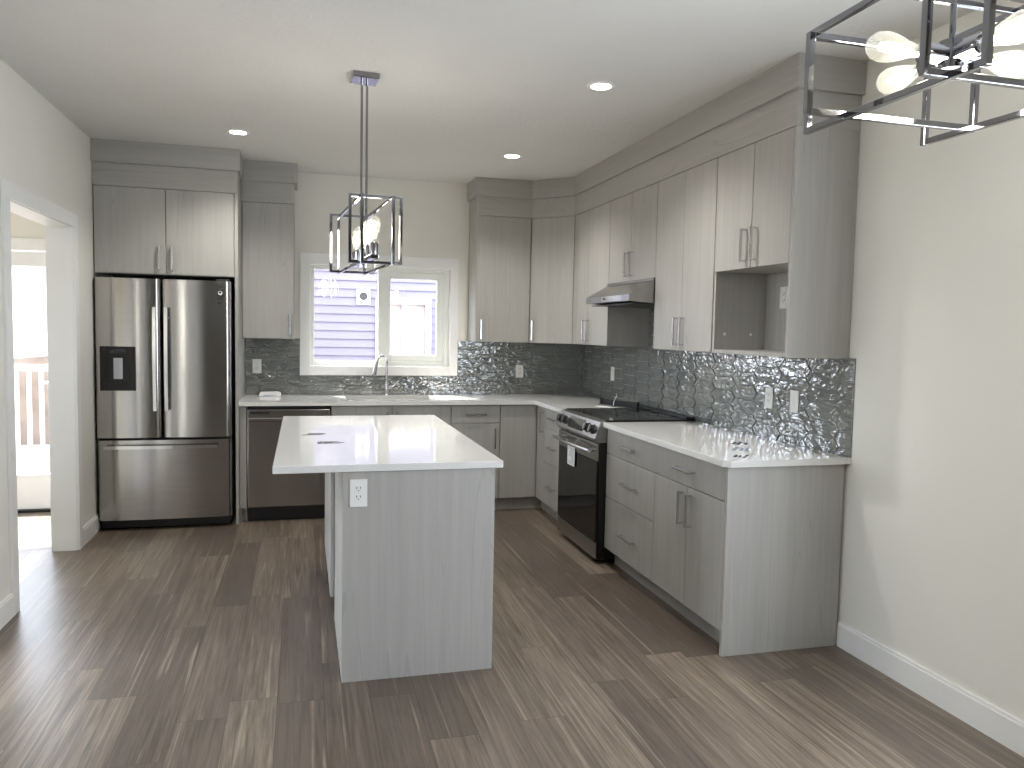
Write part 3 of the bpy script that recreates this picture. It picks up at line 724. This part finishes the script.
# ------------------------------------------------------------------ range hood
t = thing('range_hood', 'slim stainless under-cabinet range hood above the range', 'range hood', (2.2, 4.865, 1.665))
HX0 = 1.965
MB().prism([(HX0, 1.668), (HX0, 1.708), (2.125, 1.800), (2.125, 1.815), (XR - .01, 1.815), (XR - .01, 1.655), (2.13, 1.655)], 4.486, 5.242, 'y').build('canopy', 'steel_side', t)
MB().box(HX0 - .0015, HX0 + .001, 4.60, 4.95, 1.672, 1.706).build('control_strip', 'nickel', t)
MB().box(HX0 - .004, HX0, 4.88, 4.915, 1.684, 1.696).build('switch', 'black', t)
MB().lathe([(.006, 0), (.006, .003)], (HX0, 5.17, 1.69), (-1, 0, 0)).build('button', 'chrome', t)
MB().box(2.0, XR - .03, 4.51, 5.22, 1.650, 1.656).build('filter', 'dark_metal', t)

# ------------------------------------------------------------------ island
IX0, IX1, IY0, IY1 = .158, .795, 3.167, 4.90
ICT = .911
t = thing('island_cabinet', 'grey woodgrain kitchen island base in the middle of the floor', 'cabinet', ((IX0 + IX1) / 2, 4.0, 0))
MB().box(IX0, IX1, IY0, IY0 + .02, 0, ICT - .031, .001, 1).build('end_panel', 'lam_v', t)
m = MB().box(IX0, IX1 - .02, IY0 + .02, 3.90, 0, ICT - .031).box(IX0 + .008, IX1 - .02, 3.90, IY1, KZ, ICT - .031).box(IX0 + .07, IX1 - .08, 3.90, IY1, 0, KZ)
m.build('body', 'lam_v', t)
for a, b in ((3.905, 4.40), (4.40, IY1)):
    d = MB().box(IX0 - .021, IX0 - .002, a + GAP, b - GAP, KZ + .0, ICT - .036, .001, 1).build('door', 'lam_v', t)
    for z in (.73, .20): MB().lathe([(.006, 0), (.005, .004)], (IX0 - .002, a + .014, z), (1, 0, 0), n=10).build('bumper', 'white_plastic', d)
for a, b in ((IY0 + .022, 4.03), (4.03, IY1)):
    MB().box(IX1 - .02, IX1 - .001, a + GAP, b - GAP, KZ, ICT - .036, .001, 1).build('door', 'lam_v', t)
TX0, TX1, TY0, TY1 = -.113, .828, 3.157, 4.95
tag(MB().box(TX0, TX1, TY0, TY1, ICT - .03, ICT, .003).build('island_countertop', 'quartz', origin=(.36, 4.05, ICT - .03)), 'white quartz slab top overhanging the kitchen island', 'countertop')

# ------------------------------------------------------------------ outlets and switches
def outlet(label, plane, face, u, z, kind='duplex', w_=.07, h_=.114, group=None):
    t = thing('outlet' if kind != 'switch' else 'light_switch', label, 'outlet' if kind != 'switch' else 'switch', (u, face, z) if plane == 'y' else (face, u, z))
    def bx(m, a0, a1, d0, d1, b0, b1, bev=0):
        return m.box(u + a0, u + a1, face - d1, face - d0, z + b0, z + b1, bev) if plane == 'y' else m.box(face - d1, face - d0, u + a0, u + a1, z + b0, z + b1, bev)
    bx(MB(), -w_ / 2, w_ / 2, 0, .005, -h_ / 2, h_ / 2, .002).build('cover_plate', 'white_plastic', t)
    bx(MB(), -.0165, .0165, .005, .0065, -.034, .034, .001).build('receptacle' if kind != 'switch' else 'rocker', 'white_plastic', t)
    if kind != 'switch':
        m = MB()
        for zc in (-.018, .018):
            bx(m, -.009, -.006, .0064, .0069, zc, zc + .009); bx(m, .006, .009, .0064, .0069, zc, zc + .009); bx(m, -.002, .002, .0064, .0069, zc - .009, zc - .004)
        m.build('slot', 'slot', t)
    return t
outlet('white outlet on the front panel of the island', 'y', IY0, .222, .792)
outlet('white outlet on backsplash between refrigerator panel and window', 'y', YB - .009, -.355, 1.138)
outlet('white outlet on the back-wall backsplash right of the window', 'y', YB - .009, 1.862, 1.108)
outlet('white switch plate on the right wall nearest the inside corner', 'x', XR - .009, 5.90, 1.13, 'switch')
outlet('white outlet on right-wall tiles, left one of the near pair', 'x', XR - .009, 3.69, 1.128)
outlet('white switch on right-wall tiles, right one of the near pair', 'x', XR - .009, 3.465, 1.128, 'switch')
outlet('white outlet inside the open microwave niche', 'x', XR - .02, 3.575, 1.667)

# ------------------------------------------------------------------ recessed lights
for (x, y), lb in zip(((-.404, 5.404), (1.449, 5.451), (1.464, 3.773)), ('glowing recessed ceiling light in front of the refrigerator', 'glowing recessed ceiling light near the corner cabinets', 'glowing recessed ceiling light nearest the room end, before the microwave cabinet')):
    t = thing('recessed_light', lb, 'ceiling light', (x, y, H), 'recessed lights in the kitchen ceiling')
    MB().lathe([(.052, 0), (.052, .001), (.052, .004), (.064, .005), (.072, .003), (.074, 0)], (x, y, H), (0, 0, -1), n=40).build('trim_ring', 'trim', t, smooth=True)
    MB().lathe([(.0515, 0.0002), (.0515, .003), (.0, .0032)], (x, y, H), (0, 0, -1), n=40).build('lens', 'downlight', t)
    sp_ = lamp('recessed_glow', 'SPOT', (x, y, H - .012), 42, (1, .97, .92), spot_size=2.3, spot_blend=.8, shadow_soft_size=.05)
    sp_.parent = t; sp_.location = (0, 0, -.012)

# ------------------------------------------------------------------ chandeliers
BULB = [(.0125, 0), (.0135, .012), (.016, .03), (.024, .055), (.030, .08), (.032, .10), (.029, .118), (.020, .131), (.008, .1385), (0, .1395)]
def bulb(parent, at, axis, k=1.0):
    at = Vector(at); ax = Vector(axis).normalized()
    b = MB().lathe([(r * k, h * k) for r, h in BULB], at, ax, n=24).build('bulb', 'bulb_glass', parent, smooth=True)
    f = MB(); f.lathe([(0, .022 * k), (.003 * k, .024 * k), (.009 * k, .05 * k), (.012 * k, .085 * k), (.008 * k, .108 * k), (0, .112 * k)], at, ax, n=14)
    f.build('filament', 'filament', b, smooth=True)
    return b
def loop(parent, plane, c, u0, u1, z0, z1, r):
    """one rectangular square-tube frame; plane 'x': at x=c spanning y; plane 'y': at y=c spanning x"""
    m = MB()
    def seg(a0, a1, b0, b1):
        if plane == 'x': m.box(c - r, c + r, a0, a1, b0, b1, .0012, 1)
        else: m.box(a0, a1, c - r, c + r, b0, b1, .0012, 1)
    seg(u0, u0 + 2 * r, z0, z1); seg(u1 - 2 * r, u1, z0, z1); seg(u0 + 2 * r, u1 - 2 * r, z0, z0 + 2 * r); seg(u0 + 2 * r, u1 - 2 * r, z1 - 2 * r, z1)
    return m.build('frame', 'chrome', parent)
# island pendant (hangs turned a few degrees)
PCX, PCY = .297, 4.0
t = thing('pendant_light', 'chrome open-frame pendant with upright bulbs hanging over the island', 'pendant light', (PCX, PCY, H))
MB().box(PCX - .065, PCX + .065, PCY - .065, PCY + .065, H - .028, H, .003).build('canopy', 'chrome', t)
PZ0, PZ1, r = 1.758, 2.075, .0065
for dx in (-.013, .013): MB().cyl((PCX + dx, PCY, PZ0 + .01), (PCX + dx, PCY, H - .02), .0060, n=12).build('rod', 'chrome', t)
for y in (3.655, 4.345): loop(t, 'y', y, .172, .421, PZ0 + .003, PZ1, r)
for x in (.2255, .3685): loop(t, 'x', x, 3.60, 4.40, PZ0, PZ1 - .004, r)
MB().box(PCX - .02, PCX + .02, 3.68, 4.32, PZ0 + .03, PZ0 + .05, .003).build('socket_bar', 'chrome', t)
for i in range(5):
    y = 3.73 + .135 * i; z = PZ0 + .05
    MB().lathe([(.020, 0), (.020, .058), (.016, .062)], (PCX + .006, y, z), n=20).build('socket', 'chrome', t, smooth=True)
    bulb(t, (PCX + .006, y, z + .058), (0, 0, 1), .92)
t.rotation_euler = (0, 0, .088)
lp = lamp('pendant_glow', 'POINT', (0, 0, 0), 5, (1, .95, .86), shadow_soft_size=.12); lp.parent = t; lp.location = (0, 0, 1.93 - H)
# dining chandelier
QX, QY, QZ0, QZ1, r = 1.342, 1.40, 1.95, 2.19, .0072; XZ1 = 2.128
t = thing('chandelier', 'chrome open-frame chandelier with four sideways bulbs at the upper right', 'chandelier', (QX, QY, H))
loop(t, 'x', 1.172, 1.135, 1.655, QZ0, QZ1, r); loop(t, 'x', 1.512, 1.135, 1.655, QZ0, QZ1, r)
loop(t, 'y', 1.512, 1.066, 1.530, QZ0 + .002, XZ1, r); loop(t, 'y', 1.225, 1.108, 1.575, QZ0 + .002, XZ1, r)
HZ = 2.07
MB().cyl((QX, QY, HZ), (QX, QY, H - .02), .0065, n=14).build('rod', 'chrome', t, smooth=True)
MB().box(QX - .065, QX + .065, QY - .065, QY + .065, H - .028, H, .003).build('canopy', 'chrome', t)
MB().cyl((QX, QY, HZ - .03), (QX, QY, HZ + .03), .026).build('hub', 'chrome', t, smooth=True)
MB().box(1.172, 1.512, QY - .006, QY + .006, QZ1 - .014, QZ1 - .002, .001).build('cross_bar', 'chrome', t)
for ax in ((-1, 0, 0), (0, 1, 0), (1, 0, 0), (0, -1, 0)):
    a = Vector(ax); o = Vector((QX, QY, HZ))
    MB().lathe([(.016, 0), (.021, .006), (.021, .058), (.0175, .062)], o + a * .018, ax, n=24).build('socket', 'chrome', t, smooth=True)
    bulb(t, o + a * .078, ax, .95)
lp = lamp('chandelier_glow', 'POINT', (0, 0, 0), 10, (1, .95, .86), shadow_soft_size=.1); lp.parent = t; lp.location = (0, 0, HZ - H - .08)

# ------------------------------------------------------------------ small things on the counters
def stamp(label, x, y, z, ang, mat='ink', sc=1.0, seed=1):
    m = MB(); rnd = random.Random(seed)
    R2 = Matrix.Rotation(ang, 3, 'Z')
    for row in range(3):
        u = -.04
        while u < .04:
            l = rnd.uniform(.006, .022)
            if rnd.random() < .92:
                v0 = row * .022 - .022 + rnd.uniform(-.004, .004); th = rnd.uniform(.009, .016)
                co = [R2 @ Vector((a * sc, b * sc, 0)) for a, b in ((u, v0), (u + l, v0 + rnd.uniform(-.003, .003)), (u + l + .003, v0 + th), (u + .002, v0 + th))]
                m.prism([(x + c.x, y + c.y) for c in co], z + .0002, z + .0007)
            u += l + .003
    return tag(m.build('ink_stamp', mat, origin=(x, y, z)), label, 'mark')
stamp('smudged black ink stamp on the island top, farther of two', .05, 4.09, ICT, 0, seed=3, sc=1.25)
stamp('smudged black ink stamp on the island top, nearer of two', .12, 3.78, ICT, 0, seed=5, sc=1.25)
stamp('black ink stamp on the right counter, farthest from the front edge', 2.20, 3.53, CT1, .9, seed=8, sc=1.3)
stamp('pale blue ink stamp on the right counter between two black ones', 2.09, 3.34, CT1, .9, 'pale_ink', seed=9, sc=1.2)
stamp('black ink stamp on the right counter, nearest the front edge', 1.965, 3.145, CT1, .9, seed=11, sc=1.0)
t = thing('paper_packet', 'flat white paper packet on the counter beside the refrigerator panel', 'packet', (-.25, 6.48, CT1))
MB().prism([(-.335, CT1), (-.165, CT1), (-.168, CT1 + .026), (-.20, CT1 + .034), (-.325, CT1 + .030)], 6.45, 6.54, 'y', bev=.003).build('packet', 'paper', t)
MB().box(-.30, -.20, 6.4475, 6.450, CT1 + .006, CT1 + .010).build('fold', 'pale_ink', t)
# black trim strip on the counter behind the range
A, B = Vector((2.27, 5.665, 0)), Vector((2.41, 5.275, 0)); dd = (B - A).normalized(); nn = Vector((-dd.y, dd.x, 0))
def along(a, b, o0, o1): return [tuple((A + dd * a + nn * o0).xy), tuple((A + dd * b + nn * o0).xy), tuple((A + dd * b + nn * o1).xy), tuple((A + dd * a + nn * o1).xy)]
t = thing('trim_strip', 'black metal trim strip lying on the counter behind the range', 'trim strip', (2.34, 5.47, CT1))
MB().prism(along(0, .414, -.006, .006), CT1 + .003, CT1 + .046).prism(along(0, .414, -.03, .006), CT1 + .001, CT1 + .004).build('strip', 'black', t)
MB().prism(along(.0, .014, -.014, .012), CT1 + .001, CT1 + .05).prism(along(.40, .414, -.014, .012), CT1 + .001, CT1 + .05).build('end_cap', 'dark_metal', t)
m = MB().prism([(2.20, 5.50), (2.31, 5.285), (2.26, 5.262), (2.14, 5.47)], CT1 + .0005, CT1 + .0025)
tag(m.build('paper_sheet', 'paper', origin=(2.23, 5.38, CT1)), 'white paper sheet on the counter beside the black trim strip', 'paper')
t = thing('bracket', 'small chrome bracket leaning against the black trim strip', 'bracket', (2.30, 5.46, CT1))
MB().box(2.27, 2.305, 5.435, 5.47, CT1 + .0005, CT1 + .008, .002).tube([(2.288, 5.452, CT1 + .006), (2.292, 5.452, CT1 + .04), (2.31, 5.45, CT1 + .07), (2.318, 5.45, CT1 + .085)], .007, 10).build('arm', 'chrome', t, smooth=True)
MB().lathe([(0, 0), (.011, .004), (.013, .012), (.009, .022), (0, .026)], (2.316, 5.45, CT1 + .078), n=16).build('tip', 'chrome', t, smooth=True)

# ------------------------------------------------------------------ outdoors
M['siding'] = plain('lavender_grey_siding', srgb(107, 103, 117), .7, var=.05, scale=2)
M['earth'] = plain('brown_earth', srgb(118, 105, 95), .95, var=.22, scale=3)
M['deckwood'] = plain('pale_deck_boards', srgb(205, 202, 198), .8, var=.06)
M['sidewall'] = plain('white_house_trim', srgb(205, 203, 202), .6, var=.02)
M['blue_fascia'] = plain('pale_blue_fascia', srgb(150, 176, 200), .6, var=.02)
M['curtain'] = plain('cream_blind', srgb(160, 150, 146), .8, var=.04)
struct(MB().box(-30, 30, YB + .15, 45, -.5, -.25).box(-30, XLO - .01, -30, 3.8, -.5, -.25).box(-30, HX - .2, 3.8, 6.7, -.5, -.25).build('ground', 'earth'))
HYY = 10.0
t = thing('neighbour_house', 'lavender sided neighbouring house wall seen through the kitchen window', 'house', (3.5, HYY, -.25))
NX0, NX1 = -1.15, 8.0
wx0, wx1, wz0, wz1 = .95, 1.56, .92, 1.80
m = MB(); z = -.25
while z < 5.2:
    segs = [(NX0, NX1)]
    if z + .105 > wz0 - .02 and z < wz1 + .02: segs = [(NX0, wx0), (wx1, NX1)]
    for a, b in segs: m.prism([(HYY, z), (HYY - .022, z), (HYY - .004, z + .108), (HYY, z + .108)], a, b, 'x')
    z += .105
m.box(NX0, NX1, HYY + .0, HYY + 6, 5.1, 5.2).box(NX0, NX0 + .1, HYY, HYY + 6, -.25, 5.1)
m.box(NX0 + .1, wx0, HYY, HYY + .1, -.25, 5.1).box(wx1, NX1, HYY, HYY + .1, -.25, 5.1).box(wx0, wx1, HYY, HYY + .1, wz1, 5.1).box(wx0, wx1, HYY, HYY + .1, -.25, wz0)
m.build('siding_wall', 'siding', t)
m = MB(); k = .05
m.box(wx0 - k, wx0 + .02, HYY - .04, HYY - .005, wz0 - k, wz1 + k).box(wx1 - .02, wx1 + k, HYY - .04, HYY - .005, wz0 - k, wz1 + k).box(wx0 + .02, wx1 - .02, HYY - .04, HYY - .005, wz1 - .02, wz1 + k).box(wx0 + .02, wx1 - .02, HYY - .04, HYY - .005, wz0 - k, wz0 + .02).box((wx0 + wx1) / 2 - .02, (wx0 + wx1) / 2 + .02, HYY - .03, HYY - .005, wz0 + .02, wz1 - .02)
wf = m.build('window', 'sidewall', t)
MB().box(wx0 + .02, wx1 - .02, HYY - .006, HYY - .003, wz0 + .02, wz1 - .02).build('pane', 'glass', wf)
MB().box(wx0, wx1, HYY + .02, HYY + .03, wz0, wz1).build('blind', 'curtain', wf)
v = MB().box(.66, .83, HYY - .04, HYY - .003, 1.76, 1.95, .008).build('vent', 'sidewall', t)
MB().lathe([(.05, 0), (.05, .012), (.04, .014), (.04, .004), (0, .004)], (.745, HYY - .04, 1.865), (0, -1, 0)).build('vent_mouth', 'dark_metal', v)
MB().box(NX0 - .4, NX1, HYY - .45, HYY + 6, 5.2, 5.4).build('roof', 'sidewall', t)
# deck, railing and bank beyond the patio door
tag(MB().box(-4.5, -1.3, YB + .16, 8.3, -.16, -.02).build('deck', 'deckwood', origin=(-2.9, 7.4, -.16)), 'pale wooden deck floor outside the patio door', 'deck')
t = thing('railing', 'white baluster railing along the deck edge beyond the patio door', 'railing', (-2.9, 8.2, -.02))
MB().box(-4.5, -1.3, 8.17, 8.23, 1.0, 1.06, .004).build('top_rail', 'sidewall', t)
MB().box(-4.5, -1.3, 8.175, 8.225, .20, .29, .004).build('bottom_rail', 'sidewall', t)
x = -4.46; proto = None
while x < -1.32:
    if proto is None:
        proto = MB().box(x - .016, x + .016, 8.184, 8.216, .28, 1.01).build('baluster', 'sidewall', t); px0 = x
    else:
        c = proto.copy(); COL.objects.link(c); c.parent = t; c.location = (x - px0, 0, 0)
    x += .104
for x in (-4.46, -1.34): MB().box(x - .045, x + .045, 8.155, 8.245, -.02, 1.09, .004).build('post', 'sidewall', t)
m = MB(); m.prism([(-9, -.25), (-9, .7), (-4.0, .93), (-2.9, 1.05), (-2.0, 1.12), (-1.6, .9), (-1.25, -.25)], 12.0, 16, 'y')
tag(m.build('earth_bank', 'earth', origin=(-4, 14, -.25)), 'brown earth bank behind the deck railing', 'bank')
t = thing('far_house', 'overexposed white house with pale blue roof edge beyond the railing', 'house', (-6, 24, -.25))
MB().box(-10, -3.0, 22, 28, -.25, 3.1).build('wall', 'sidewall', t)
MB().prism([(-10.3, 3.08), (-2.7, 2.82), (-2.7, 3.12), (-10.3, 3.42)], 21.6, 28.3, 'y').build('roof', 'blue_fascia', t)
